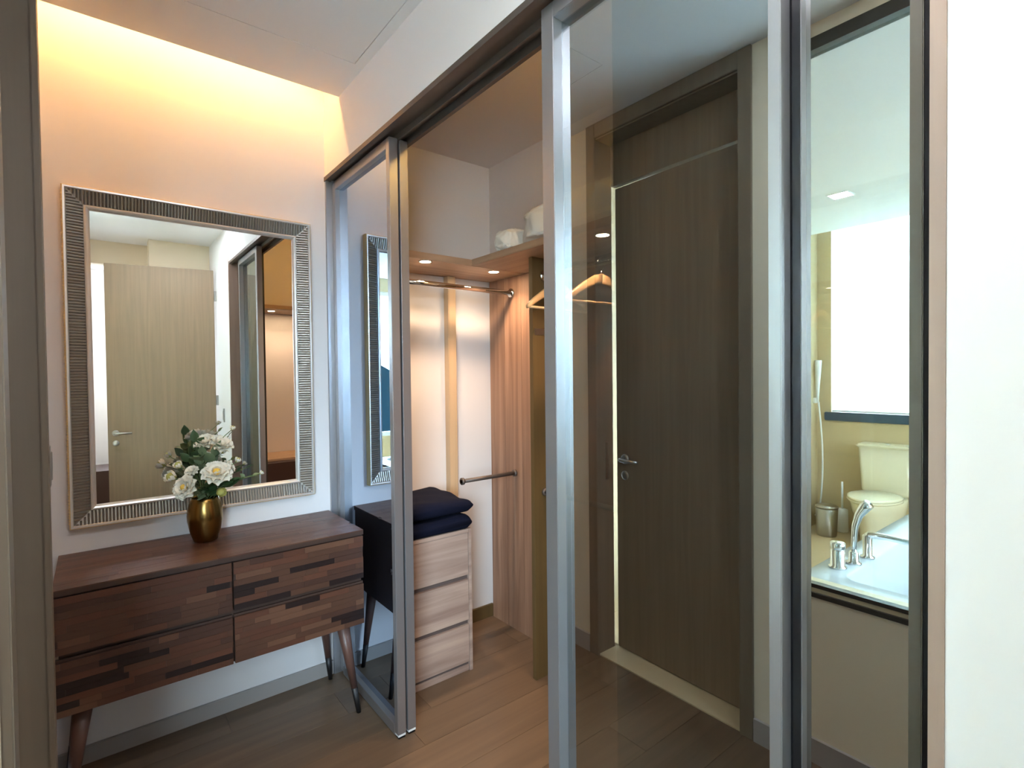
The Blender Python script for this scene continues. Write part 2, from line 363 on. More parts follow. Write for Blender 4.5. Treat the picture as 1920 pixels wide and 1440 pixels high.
# glazed opening beside the tub
W1 = empty('window_1', (2.07, WY-0.05, 0.6), 'glazed opening with dark frame between the corridor and the bathtub', 'window', kind='structure')
DKF = mat('dark_window_frame', (0.060, 0.052, 0.042), 0.4, metal=0.3)
box('top_frame', 1.60, 2.90, WY-0.05, WY+0.004, 2.614, 2.66, DKF, W1)
box('sill_frame', 1.60, 2.90, WY-0.05, WY+0.004, 0.615, 0.632, DKF, W1)
box('sill_ledge', 1.60, 2.90, WY-0.11, WY-0.006, 0.632, 0.648, STONE, W1)
box('sill_bead', 1.60, 2.90, WY-0.035, WY-0.004, 0.648, 0.662, DKF, W1)
box('side_frame', 1.60, 1.615, WY-0.04, WY-0.01, 0.662, 2.614, DKF, W1); box('side_frame', 2.885, 2.90, WY-0.04, WY-0.01, 0.662, 2.614, DKF, W1)
box('pane', 1.615, 2.885, WY-0.028, WY-0.020, 0.655, 2.62, CLEAR, W1)

# wall switch on the cream wall
def switch(cx, y, cz, ny, label):
    s = empty('light_switch', (cx, y, cz-0.06), label, 'switch')
    box('plate', cx-0.022, cx+0.022, min(y, y+ny*0.008), max(y, y+ny*0.008), cz-0.06, cz+0.06, STEEL, s, 0.002)
    box('rocker', cx-0.014, cx+0.014, min(y+ny*0.008, y+ny*0.012), max(y+ny*0.008, y+ny*0.012), cz-0.04, cz+0.04, STEEL, s, 0.001)
switch(0.522, WY, 1.199, 1, 'grey metal switch on the cream wall left of the brown door')
switch(2.66, 0.0, 1.12, -1, 'grey switch on the white wall beside the open door, seen in the framed mirror')

# open room door near the camera (seen in the framed mirror)
D2 = empty('door_2', (2.93, -0.02, 0), 'greige veneer room door standing open, reflected in the framed mirror', 'door', kind='structure')
l2 = box('leaf', -0.80, 0.0, -0.02, 0.02, 0.01, 2.425, DOORV, None, 0.002); l2.parent = D2
l2.location = Matrix.Rotation(math.radians(90+11), 3, 'Z') @ Vector((-0.40, 0, 0)) + Vector((0, 0, 0.01)); l2.rotation_euler = (0, 0, math.radians(90+11))
lever(l2, -0.40+0.055, 0.98, 1, 1)
for hz_ in (0.25, 1.2, 2.15): box('hinge', 2.922, 2.936, -0.018, 0.0, hz_, hz_+0.09, STEEL, D2)

bench = empty('low_cabinet', (4.6, -0.88, 0), 'dark brown low cabinet in the hall behind the open door', 'cabinet')
box('body', 4.35, 4.9, -0.99, -0.72, 0.06, 0.5, DKBROWN, bench, 0.004); box('plinth', 4.37, 4.88, -0.98, -0.74, 0, 0.06, BLACK, bench)

# hall window
W4 = empty('window_2', (5.25, -0.47, 0.85), 'tall hall window behind the open door', 'window', kind='structure')
boxes('window_frame', [(5.2, 5.26, -0.72, -0.68, 1.3, 2.62), (5.2, 5.26, -0.09, -0.05, 1.3, 2.62), (5.2, 5.26, -0.68, -0.09, 1.3, 1.34), (5.2, 5.26, -0.68, -0.09, 2.58, 2.62)], PLASTIC, W4)
box('pane', 5.235, 5.241, -0.68, -0.09, 1.34, 2.58, CLEARBACK, W4)

# ================================================================== BATHROOM
BX0, BX1, BY0, BY1 = 0.45, 3.6, -4.3, -1.12
struct(box('floor', BX0, BX1, BY0, BY1, -0.05, 0.0, BATHF), 'tan bathroom floor', 'floor')
struct(box('wall_bath_side', 0.33, BX0, BY0, -1.16, 0, 2.95, BATHW), 'tan bathroom wall by the hand spray', 'wall')
struct(boxes('wall_bath_far', [(0.33, 3.72, BY0-0.12, BY0, 0, 1.01), (0.33, 0.57, BY0-0.12, BY0, 1.01, 2.95), (2.45, 3.72, BY0-0.12, BY0, 1.01, 2.95)], BATHW), 'tan bathroom wall below the blind, behind the toilet', 'wall')
struct(boxes('wall_bath_window', [(BX1, 3.72, BY0, BY1, 0, 0.7), (BX1, 3.72, BY0, BY1, 2.5, 2.95), (BX1, 3.72, BY0, -2.95, 0.7, 2.5), (BX1, 3.72, -1.28, BY1, 0.7, 2.5)], BATHW), 'bathroom wall with the view window', 'wall')
bc = struct(boxes('ceiling', [(BX0, BX1, -3.95, BY1, 2.66, 2.70)], CEIL), 'white bathroom ceiling ending in a light slot before the blind', 'ceiling')
box('slot_top', BX0, BX1, BY0, -3.75, 2.90, 2.93, CEIL, bc)
box('slot_back', BX0, BX1, -3.79, -3.75, 2.70, 2.90, CEIL, bc)
W2 = empty('window_3', (1.5, BY0-0.05, 1.01), 'bathroom window behind the lowered roller blind', 'window', kind='structure')
box('window_sill', 0.52, 2.50, BY0-0.08, BY0+0.03, 0.99, 1.068, SILLM, W2, 0.006)
box('pane', 0.57, 2.45, BY0-0.09, BY0-0.084, 1.07, 2.93, CLEARBACK, W2)
bl = empty('roller_blind', (1.5, BY0-0.01, 1.07), 'lowered white roller blind glowing with daylight above the toilet', 'blind')
box('fabric', 0.575, 2.445, BY0-0.014, BY0-0.012, 1.085, 2.86, BLINDM, bl)
box('bottom_bar', 0.575, 2.445, BY0-0.020, BY0-0.006, 1.070, 1.086, PLASTIC, bl)
tube('roller', [(0.575, BY0-0.03, 2.88), (2.445, BY0-0.03, 2.88)], 0.022, PLASTIC, bl, 14)
W3 = empty('window_4', (3.66, -2.1, 0.7), 'large bathroom view window by the bathtub', 'window', kind='structure')
boxes('window_frame', [(3.62, 3.67, -2.95, -2.90, 0.7, 2.5), (3.62, 3.67, -1.33, -1.28, 0.7, 2.5), (3.62, 3.67, -2.9, -1.33, 0.7, 0.75), (3.62, 3.67, -2.9, -1.33, 2.45, 2.5)], PLASTIC, W3)
box('pane', 3.642, 3.648, -2.90, -1.33, 0.75, 2.45, CLEARBACK, W3)
# landscape outside
def hills():
    bm = bmesh.new(); n = 40; rows = []
    for j, (dx, hs) in enumerate(((-50, 0.0), (15, 1.0), (60, 0.0))):
        rw = []
        for i in range(n+1):
            yy = -160+260*i/n
            h = -6 + hs*(8 + 5*math.sin(i*0.45)+3*math.sin(i*1.1+1)+2*math.sin(i*2.3))
            rw.append(bm.verts.new((120+dx, yy, h if hs else -10)))
        rows.append(rw)
    for a, b in zip(rows, rows[1:]):
        for i in range(n): bm.faces.new((a[i], a[i+1], b[i+1], b[i]))
    return finish('hills', bm, HILL, None, (0, 0, 0), True)
struct(hills(), 'dark hills outside the bathroom window, seen in the mirrored door', 'hills')
struct(box('ground', 8, 180, -160, 100, -11, -10, SEA), 'pale ground below the hills outside the window', 'ground')

# bathtub
T = empty('bathtub', (2.0, -1.9, 0), 'white built in bathtub with a wide deck behind the glazed opening', 'bathtub')
def tub():
    X0, X1, Y0, Y1, ZD = 1.60, 2.50, -2.85, -1.124, 0.62
    bx0, bx1, by0, by1, zb = 1.735, 2.40, -2.72, -1.27, 0.22
    bm = bmesh.new()
    def rr(x0, x1, y0, y1, r, z, n=6):
        out = []
        for cx, cy, a0 in ((x1-r, y1-r, 0), (x0+r, y1-r, 90), (x0+r, y0+r, 180), (x1-r, y0+r, 270)):
            for k in range(n+1):
                a = math.radians(a0+90*k/n); out.append(bm.verts.new((cx+r*math.cos(a)-2.0, cy+r*math.sin(a)+1.9, z)))
        return out
    loops = [rr(X0, X1, Y0, Y1, 0.01, 0.52), rr(X0, X1, Y0, Y1, 0.012, ZD-0.006), rr(X0+0.006, X1-0.006, Y0+0.006, Y1-0.006, 0.012, ZD),
             rr(bx0-0.012, bx1+0.012, by0-0.012, by1+0.012, 0.07, ZD), rr(bx0, bx1, by0, by1, 0.07, ZD-0.012),
             rr(bx0+0.05, bx1-0.05, by0+0.08, by1-0.06, 0.10, zb+0.06), rr(bx0+0.10, bx1-0.10, by0+0.14, by1-0.12, 0.10, zb)]
    for a, b in zip(loops, loops[1:]):
        for i in range(len(a)): bm.faces.new((a[i], a[(i+1) % len(a)], b[(i+1) % len(b)], b[i]))
    bm.faces.new(loops[-1])
    return finish('tub_shell', bm, TUBW, T, (2.0, -1.9, 0), True)
tub()
boxes('tub_apron', [(1.605, 1.64, -2.845, -1.127, 0, 0.53), (2.46, 2.495, -2.845, -1.127, 0, 0.53), (1.64, 2.46, -2.845, -2.81, 0, 0.53), (1.64, 2.46, -1.16, -1.127, 0, 0.53)], BATHW, T)
# bath mixer on the deck
MX = empty('bath_mixer', (1.70, -1.43, 0.62), 'chrome deck mounted bath mixer with lever, spout and hand shower', 'faucet')
lathe('control_body', [(0.034, 0), (0.034, 0.008), (0.027, 0.012), (0.027, 0.075), (0.022, 0.08)], CHROME, (1.675, -1.372, 0.62), MX, 24)
lathe('control_knob', [(0.026, 0.0), (0.028, 0.004), (0.028, 0.026), (0.022, 0.03)], CHROME, (1.675, -1.372, 0.70), MX, 24)
lathe('shower_base', [(0.030, 0), (0.030, 0.008), (0.020, 0.012), (0.018, 0.05), (0.014, 0.055)], CHROME, (1.700, -1.475, 0.62), MX, 24)
tube('hand_shower', [(1.700, -1.475, 0.665), (1.700, -1.478, 0.72), (1.702, -1.485, 0.78), (1.715, -1.490, 0.83), (1.735, -1.492, 0.865), (1.752, -1.492, 0.885)], [0.011, 0.011, 0.013, 0.017, 0.022, 0.022], CHROME, MX, 14)
lathe('spout_base', [(0.028, 0), (0.028, 0.008), (0.018, 0.012), (0.018, 0.10)], CHROME, (1.712, -1.60, 0.62), MX, 24)
tube('spout', [(1.712, -1.60, 0.715), (1.72, -1.60, 0.725), (1.78, -1.60, 0.727), (1.90, -1.60, 0.722), (1.93, -1.60, 0.70)], [0.016, 0.016, 0.013, 0.012, 0.012], CHROME, MX, 12)

# toilet against the far wall, facing the tub
TO = empty('toilet', (1.02, -4.0, 0), 'ivory close coupled toilet below the blind', 'toilet')
def toilet(cx, yb):
    # tank (slightly tapering, rounded)
    bm = bmesh.new(); prev = None
    for z, hw, d in ((0.40, 0.165, 0.175), (0.43, 0.175, 0.185), (0.79, 0.195, 0.20)):
        r = 0.035; n = 5; ring = []
        for ccx, ccy, a0 in ((hw-r, d-r, 0), (-hw+r, d-r, 90), (-hw+r, r, 180), (hw-r, r, 270)):
            for k in range(n+1):
                a = math.radians(a0+90*k/n); ring.append(bm.verts.new((ccx+r*math.cos(a), ccy+r*math.sin(a), z)))
        if prev:
            for i in range(len(ring)): bm.faces.new((prev[i], prev[(i+1) % len(ring)], ring[(i+1) % len(ring)], ring[i]))
        else: bm.faces.new(ring[::-1])
        prev = ring
    bm.faces.new(prev)
    tk = finish('tank', bm, CERAMIC, TO, (cx, yb, 0), True)
    box('tank_lid', cx-0.205, cx+0.205, yb, yb+0.212, 0.79, 0.82, CERAMIC, TO, 0.012)
    lathe('flush_button', [(0.022, 0), (0.022, 0.004), (0.016, 0.006)], CHROME, (cx, yb+0.1, 0.82), TO, 18)
    # bowl as lofted egg sections
    def egg(bm, z, w, y0, y1, n=28):
        out = []
        for k in range(n):
            a = 2*math.pi*k/n; s = math.sin(a); yy = (y0+y1)/2 + (y1-y0)/2*s
            out.append(bm.verts.new((w*math.cos(a)*(1-0.12*s), yy, z)))
        return out
    def loft(bm, secs):
        rs = [egg(bm, *s) for s in secs]
        bm.faces.new(rs[0][::-1])
        for a, b in zip(rs, rs[1:]):
            for i in range(len(a)): bm.faces.new((a[i], a[(i+1) % len(a)], b[(i+1) % len(b)], b[i]))
        bm.faces.new(rs[-1])
    bm = bmesh.new(); loft(bm, [(0, 0.125, 0.03, 0.54), (0.06, 0.125, 0.03, 0.54), (0.20, 0.145, 0.03, 0.57), (0.32, 0.175, 0.02, 0.64), (0.385, 0.185, 0.02, 0.67), (0.395, 0.18, 0.02, 0.665)])
    finish('bowl', bm, CERAMIC, TO, (cx, yb, 0), True)
    bm = bmesh.new(); loft(bm, [(0.396, 0.178, 0.20, 0.665), (0.400, 0.187, 0.195, 0.675), (0.410, 0.187, 0.195, 0.675), (0.413, 0.182, 0.198, 0.67)])
    finish('seat', bm, CERAMIC, TO, (cx, yb, 0), True)
    bm = bmesh.new(); loft(bm, [(0.414, 0.182, 0.20, 0.668), (0.418, 0.186, 0.196, 0.673), (0.430, 0.184, 0.197, 0.671), (0.436, 0.165, 0.215, 0.65)])
    finish('seat_lid', bm, CERAMIC, TO, (cx, yb, 0), True)
toilet(1.045, -4.295)
# waste bin
BN = empty('waste_bin', (0.66, -3.97, 0), 'small steel waste bin on the floor left of the toilet', 'waste bin')
lathe('bucket', [(0.075, 0), (0.078, 0.015), (0.088, 0.245), (0.084, 0.245), (0.076, 0.02)], STEEL, (0.655, -3.97, 0), BN, 28)
lathe('lid', [(0.090, 0.0), (0.091, 0.012), (0.07, 0.024), (0.01, 0.03)], STEEL, (0.655, -3.97, 0.246), BN, 28)
# hand spray with hose
HS = empty('hand_spray', (0.46, -4.2, 0.15), 'white hand spray hanging on its long white hose left of the blind', 'hand spray')
box('wall_bracket', 0.45, 0.475, -4.26, -4.20, 1.15, 1.20, PLASTIC, HS, 0.004)
tube('spray_head', [(0.478, -4.23, 1.16), (0.480, -4.23, 1.28), (0.485, -4.225, 1.42), (0.492, -4.215, 1.55)], [0.012, 0.016, 0.024, 0.030], PLASTIC, HS, 14)
hp = []
for k in range(25):
    t = k/24; hp.append((0.485+0.035*math.sin(t*math.pi*0.9), -4.235, 1.16-1.0*t)) 
hp += [(0.475, -4.235, 0.10), (0.455, -4.235, 0.09)]
tube('hose', hp, 0.008, PLASTIC, HS, 8)
BR = empty('toilet_brush', (0.69, -4.2, 0), 'white toilet brush standing behind the waste bin', 'toilet brush')
lathe('holder', [(0.045, 0), (0.05, 0.01), (0.045, 0.20), (0.02, 0.21)], PLASTIC, (0.70, -4.19, 0), BR, 20)
tube('handle', [(0.70, -4.19, 0.2), (0.70, -4.19, 0.45)], 0.009, PLASTIC, BR, 10)

def downlight(x, y, z, r, M, label, group, square=False):
    o = empty('downlight', (x, y, z-0.004), label, 'downlight', group)
    if square:
        boxes('trim_ring', [(x-r-0.008, x+r+0.008, y-r-0.008, y-r, z-0.004, z), (x-r-0.008, x+r+0.008, y+r, y+r+0.008, z-0.004, z), (x-r-0.008, x-r, y-r, y+r, z-0.004, z), (x+r, x+r+0.008, y-r, y+r, z-0.004, z)], PLASTIC, o)
        box('lens', x-r, x+r, y-r, y+r, z-0.003, z-0.0005, M, o)
    else:
        lathe('trim_ring', [(r, -0.003), (r+0.006, -0.003), (r+0.008, 0.0), (r, 0.0)], STEEL, (x, y, z), o, 24, False, True)
        lathe('lens', [(r*0.98, -0.0025), (r*0.98, -0.0005)], M, (x, y, z), o, 20)
    return o
downlight(1.116, -2.98, 2.66, 0.06, BATHSPOT, 'square ceiling downlight shining in the bathroom', 'bathroom downlights', True)
downlight(2.2, -2.2, 2.66, 0.06, BATHSPOT, 'square bathroom downlight above the tub', 'bathroom downlights', True)

# fill lamps added in the corridor ceiling, out of view, to brighten it
def room_fill_light(x, y, label):
    d = downlight(x, y, CH, 0.045, ROOMFILL, label, 'added corridor fill lights')
    l = bpy.data.lights.new('corridor_fill_lamp', 'AREA'); l.shape = 'DISK'; l.size = 0.09; l.energy = 2.1; l.color = (0.92, 0.92, 1.0)
    o = bpy.data.objects.new('corridor_fill_lamp', l); COL.objects.link(o); o.location = (x, y, CH-0.006)
room_fill_light(2.28, -0.33, 'round fill light added to the corridor ceiling near the closet jamb')
room_fill_light(2.28, -0.72, 'round fill light added to the corridor ceiling near the bathtub opening')

# ================================================================== CLOSET
SB, ST = 2.0, 2.032
DL = 0.345
s1 = tag(box('closet_shelf', 0.001, DL, 0.125, 0.978, SB, ST, CSHELFY, None, 0.002), 'ash veneer shelf along the white closet side wall above the drawers', 'shelf')
s2 = tag(box('closet_shelf', DL+0.002, 2.338, 0.612, 0.978, SB, ST, CSHELF, None, 0.002), 'ash veneer shelf along the closet rear wall carrying the white bedding', 'shelf')
bp_ = empty('closet_panelling', (0.33, 0.97, 0), 'wood veneer rear panelling of the closet left of the upright', 'panelling')
xs_ = [0.016, 0.16, 0.31, 0.47, 0.655]
for a, b in zip(xs_, xs_[1:]): box('panel', a, b-0.002, 0.962, 0.979, 0.0, SB-0.001, CLOAKW, bp_)
bp2 = empty('closet_panelling', (1.2, 0.97, 0), 'wood veneer rear panelling of the closet behind the glass door', 'panelling')
for a, b in ((0.69, 1.05), (1.05, 1.41), (1.41, 1.77), (1.77, 2.338)): box('panel', a, b-0.002, 0.962, 0.979, 0.0, SB-0.001, CLOAKW, bp2)
up_ = empty('closet_upright', (0.672, 0.85, 0), 'brown upright closet panel from floor to shelf beside the glass door', 'panel')
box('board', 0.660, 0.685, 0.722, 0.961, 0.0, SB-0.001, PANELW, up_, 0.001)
box('fixing_plate', 0.685, 0.688, 0.735, 0.81, 1.635, 1.665, STEEL, up_)
po = tag(box('closet_post', 0.001, 0.048, 0.655, 0.705, 0.076, SB-0.001, mat('pale_oak_post', (0.60, 0.42, 0.25), 0.45, grain='z', gamt=0.3), None, 0.002), 'slim pale oak post on the white closet side wall', 'post')

def rail(name, a, b, rad, label, ends=True, M=CHROME):
    a, b = Vector(a), Vector(b); r = empty('hanging_rail', a, label, 'hanging rail')
    tube('tube', [a, b], rad, M, r, 16)
    d = (b-a).normalized()
    for p, s in ((a, 1), (b, -1)):
        tube('flange', [p, p+d*s*0.012], rad*1.7, M, r, 16)
    return r
rail('r', (0.231, 0.128, 1.908), (0.231, 0.961, 1.908), 0.0145, 'upper chrome hanging rail under the side shelf')
r2 = rail('r', (0.245, 0.60, 0.895), (0.245, 0.961, 0.895), 0.011, 'bronze valet rail sticking out of the wood panelling beside the oak post', M=BRONZE)
rail('r', (0.686, 0.79, 1.915), (2.338, 0.79, 1.915), 0.0145, 'upper chrome rail holding the wooden hangers')
rail('r', (0.686, 0.785, 0.889), (2.338, 0.785, 0.889), 0.011, 'lower bronze rail behind the glass sliding door', M=BRONZE)

downlight(0.304, 0.372, SB, 0.026, SPOT, 'lit downlight under the side shelf above the drawers', 'closet downlights')
downlight(0.290, 0.792, SB, 0.026, SPOT, 'lit downlight in the shelf corner near the oak post', 'closet downlights')
downlight(1.139, 0.701, SB, 0.026, SPOT, 'lit downlight under the rear shelf seen through the glass door', 'closet downlights')
def spot_lamp(x, y, z, e=9.0):
    l = bpy.data.lights.new('closet_spot', 'SPOT'); l.energy = e; l.color = (1.0, 0.68, 0.45); l.spot_size = math.radians(132); l.spot_blend = 0.75; l.shadow_soft_size = 0.02
    o = bpy.data.objects.new('closet_spot', l); COL.objects.link(o); o.location = (x, y, z-0.006)
s3 = tag(box('closet_shelf', 1.992, 2.338, 0.125, 0.610, SB, ST, CSHELFY, None, 0.002), 'ash veneer shelf at the far right end of the closet, reflected in the framed mirror', 'shelf')
downlight(2.13, 0.27, SB, 0.026, SPOT, 'lit downlight at the far right end of the closet, nearest the doors', 'closet downlights')
downlight(2.13, 0.50, SB, 0.026, SPOT, 'lit downlight at the far right end of the closet, towards the rear shelf', 'closet downlights')
for p in ((0.304, 0.372), (1.139, 0.701)): spot_lamp(*p, SB)
spot_lamp(0.290, 0.792, SB, 6.5)
for p in ((2.13, 0.27), (2.13, 0.50)): spot_lamp(*p, SB, 2.0)
ch = empty('closet_chest', (2.13, 0.36, 0), 'pale ash chest at the far right end of the closet, reflected in the framed mirror', 'chest')
box('body', 1.93, 2.32, 0.128, 0.60, 0.0, 0.78, DRAWW, ch, 0.001); box('top', 1.915, 2.335, 0.128, 0.605, 0.781, 0.80, CSHELFY, ch, 0.001)
for z0 in (0.03, 0.28, 0.53): box('drawer', 1.914, 1.929, 0.14, 0.59, z0, z0+0.235, DKBROWN, ch, 0.001)

cd_ = empty('closet_ceiling_lamp', (1.57, 0.36, 2.62), 'warm surface mounted lamp on the closet ceiling behind the glass door', 'ceiling lamp')
lathe('mount', [(0.06, 0), (0.06, 0.012)], PLASTIC, (1.57, 0.36, 2.668), cd_, 28)
lathe('shade', [(0.02, 0), (0.05, 0.008), (0.062, 0.03), (0.060, 0.052)], emit('warm_lamp_shade', (1.0, 0.60, 0.17), 19.0), (1.57, 0.36, 2.615), cd_, 28)
# hangers
def hanger(x, y, z, rz, label):
    H = empty('coat_hanger', (x, y, z), label, 'hanger', 'wooden hangers on the closet rail')
    H.rotation_euler = (0, 0, rz)
    def put(o): o.parent = H; return o
    # hook: loops over the rail (rail runs along local x)
    pts = [(0, 0.022*math.cos(a), 0.022*math.sin(a)) for a in [math.radians(v) for v in range(200, -41, -20)]]
    pts = [(0, -0.020*math.cos(math.radians(t)), 0.020*math.sin(math.radians(t))) for t in range(-20, 181, 20)] + [(0, 0.019, -0.015), (0, 0.004, -0.032), (0, 0, -0.045), (0, 0, -0.075)]
    bm = bmesh.new(); tube_bm(bm, pts, 0.002, 8); put(finish('hook', bm, CHROME, None, (0, 0, 0), True))
    # shoulders: tapering arms
    def arm_pts(s): return [(0.0, 0, -0.066), (0.0, s*0.04, -0.076), (0.004, s*0.10, -0.105), (0.012, s*0.17, -0.145), (0.022, s*0.215, -0.172)]
    for s in (-1, 1):
        bm = bmesh.new(); P = [Vector(p) for p in arm_pts(s)]; hs = [0.020, 0.021, 0.018, 0.014, 0.009]; rings = []
        for p, h in zip(P, hs):
            t = 0.0085
            rings.append([bm.verts.new(p+Vector((t*cx, 0, h*cz))) for cx, cz in ((-1, -.6), (-.6, -1), (.6, -1), (1, -.6), (1, .6), (.6, 1), (-.6, 1), (-1, .6))])
        for a, b in zip(rings, rings[1:]):
            for i in range(8): bm.faces.new((a[i], a[(i+1) % 8], b[(i+1) % 8], b[i]))
        bm.faces.new(rings[0][::-1]); bm.faces.new(rings[-1])
        put(finish('shoulder', bm, HANGW, None, (0, 0, 0), True))
    bm = bmesh.new(); tube_bm(bm, [(0.018, -0.205, -0.172), (0.018, 0.205, -0.172)], 0.006, 10); put(finish('trouser_bar', bm, HANGW, None, (0, 0, 0), True))
hanger(0.790, 0.79, 1.915, math.radians(2), 'pale wooden coat hanger partly hidden by the glass door stile')
hanger(1.050, 0.79, 1.915, math.radians(-6), 'wooden coat hanger seen through the glass sliding door')

# drawer unit
DU = empty('drawer_unit', (0.21, 0.33, 0), 'pale ash three drawer unit under the navy towels', 'drawer unit')
dy0, dy1 = 0.128, 0.545
boxes('carcass', [(0.016, 0.385, dy0, dy1-0.018, 0.0, 0.68)], DRAWG, DU)
box('side_panel', 0.016, 0.414, dy1-0.017, dy1, 0.0, 0.700, DRAWW, DU, 0.001); box('side_panel', 0.016, 0.414, dy0, dy0+0.017, 0.0, 0.700, DRAWW, DU, 0.001)
box('top', 0.016, 0.414, dy0+0.018, dy1-0.018, 0.682, 0.700, DRAWW, DU, 0.001)
for z0, z1 in ((0.474, 0.681), (0.252, 0.450), (0.045, 0.228)):
    d = box('drawer', 0.386, 0.410, dy0+0.019, dy1-0.0185, z0, z1, DRAWW, DU, 0.001)
    box('finger_groove', 0.3855, 0.398, dy0+0.019, dy1-0.0185, z0-0.021, z0-0.001, DRAWG, d)
box('plinth', 0.386, 0.404, dy0+0.019, dy1-0.0185, 0.0, 0.030, DRAWW, DU)

# folded navy towels
def towel(x0, x1, y0, y1, z0, th, label, seed):
    rnd = random.Random(seed)
    bm = bmesh.new(); nx, npf = 22, 30; rings = []
    # cross-section in yz: a stadium, i.e. a slab with round folded ends (unit half width / half height)
    hw, hh = (y1-y0)/2, th/2; sec = []
    flat = (hw-hh)/hw
    for k in range(9): sec.append((flat+(1-flat)*math.cos(math.radians(-90+180*k/8)), math.sin(math.radians(-90+180*k/8))))
    for k in range(1, 6): sec.append((flat-2*flat*k/6, 1.0))
    for k in range(9): sec.append((-flat-(1-flat)*math.cos(math.radians(90-180*k/8)), math.sin(math.radians(90-180*k/8))))
    for k in range(1, 6): sec.append((-flat+2*flat*k/6, -1.0))
    npf = len(sec)
    for i in range(nx+1):
        t = i/nx; xx = x0+(x1-x0)*t; e = 1-(abs(2*t-1))**16
        e = max(e, 0.0)**0.5*0.5+0.5
        ring = []
        for yy, zz in sec:
            wob = 0.006*math.sin(9*t+seed)*yy + 0.004*math.sin(17*t+yy*4+seed*2)
            Y = (y0+y1)/2+(y1-y0)/2*yy*(0.985+0.015*e) + wob*0.6
            bulge = (0.005*math.sin(5*t+yy*3+seed)+0.003*math.sin(13*t-yy*6))
            sag = -0.010*max(0, yy)**4 if zz > 0 else 0.0
            Z = z0+th/2+th/2*zz*e + (bulge+sag)*max(zz, 0)
            ring.append(bm.verts.new((xx-x0, Y-y0, max(Z, z0+0.0005)-z0)))
        rings.append(ring)
    for a, b in zip(rings, rings[1:]):
        for i in range(npf): bm.faces.new((a[i], a[(i+1) % npf], b[(i+1) % npf], b[i]))
    bm.faces.new(rings[0][::-1]); bm.faces.new(rings[-1])
    return tag(finish('folded_towel', bm, NAVY, None, (x0, y0, z0), True), label, 'towel', 'navy towels on the drawer unit')
towel(0.05, 0.425, 0.14, 0.548, 0.700, 0.070, 'navy folded towel lying directly on the drawer unit', 1)
towel(0.04, 0.420, 0.145, 0.556, 0.781, 0.070, 'navy folded towel on top of the other one', 4)

# white bedding on the shelf
def lumpy(name, x0, x1, y0, y1, z0, z1, label, seed, ex=0.45, cat='bedding'):
    bm = bmesh.new(); bmesh.ops.create_icosphere(bm, subdivisions=5, radius=1.0)
    from mathutils import noise
    cx, cy = (x0+x1)/2, (y0+y1)/2
    for v in bm.verts:
        p = v.co.copy()
        q = Vector([math.copysign(abs(c)**ex, c) for c in p])
        n1 = noise.noise(Vector((p.x*3.1+seed, p.y*3.1, p.z*3.1))); n2 = noise.ridged_multi_fractal(Vector((p.x*2.2+seed, p.y*2.2, p.z*2.2)), 0.8, 2.2, 4, 0.9, 2.0)
        n3 = noise.noise(Vector((p.x*7.5, p.y*7.5+seed, p.z*7.5)))
        k = 1+0.06*n1+0.05*(n2-1.0)+0.035*n3
        q = q*k
        v.co = Vector((q.x*(x1-x0)/2, q.y*(y1-y0)/2, max((q.z+1)/2*(z1-z0), 0.0)))
    return tag(finish(name, bm, LINEN, None, (cx, cy, z0), True), label, cat)
lumpy('folded_duvet', 0.665, 1.60, 0.630, 0.945, ST, 2.205, 'white folded duvet on the rear closet shelf', 3.0, 0.42)
lumpy('pillow_case', 0.475, 0.630, 0.635, 0.90, ST, 2.150, 'crumpled white linen spilling off the left end of the duvet', 9.0, 0.6)

# ================================================================== COVE LIGHT
cl = empty('cove_light', (0.13, -0.55, 2.90), 'warm cove light strip hidden above the dresser wall', 'cove light')
box('profile', 0.105, 0.155, -1.12, -0.055, 2.905, 2.928, PLASTIC, cl)
box('led_strip', 0.115, 0.145, -1.11, -0.060, 2.901, 2.905, WARMLED, cl)

# ================================================================== WALL MIRROR
MY0, MY1, MZ0, MZ1, MW = -0.970, -0.083, 0.896, 2.163, 0.080
MR = empty('wall_mirror', (0.0, (MY0+MY1)/2, MZ0), 'large framed mirror with ribbed pewter frame above the dresser', 'mirror')
box('mirror_pane', 0.006, 0.014, MY0+MW-0.006, MY1-MW+0.006, MZ0+MW-0.006, MZ1-MW+0.006, MIRROR, MR)
box('backing', 0.001, 0.006, MY0+0.01, MY1-0.01, MZ0+0.01, MZ1-0.01, DARKBOARD, MR)
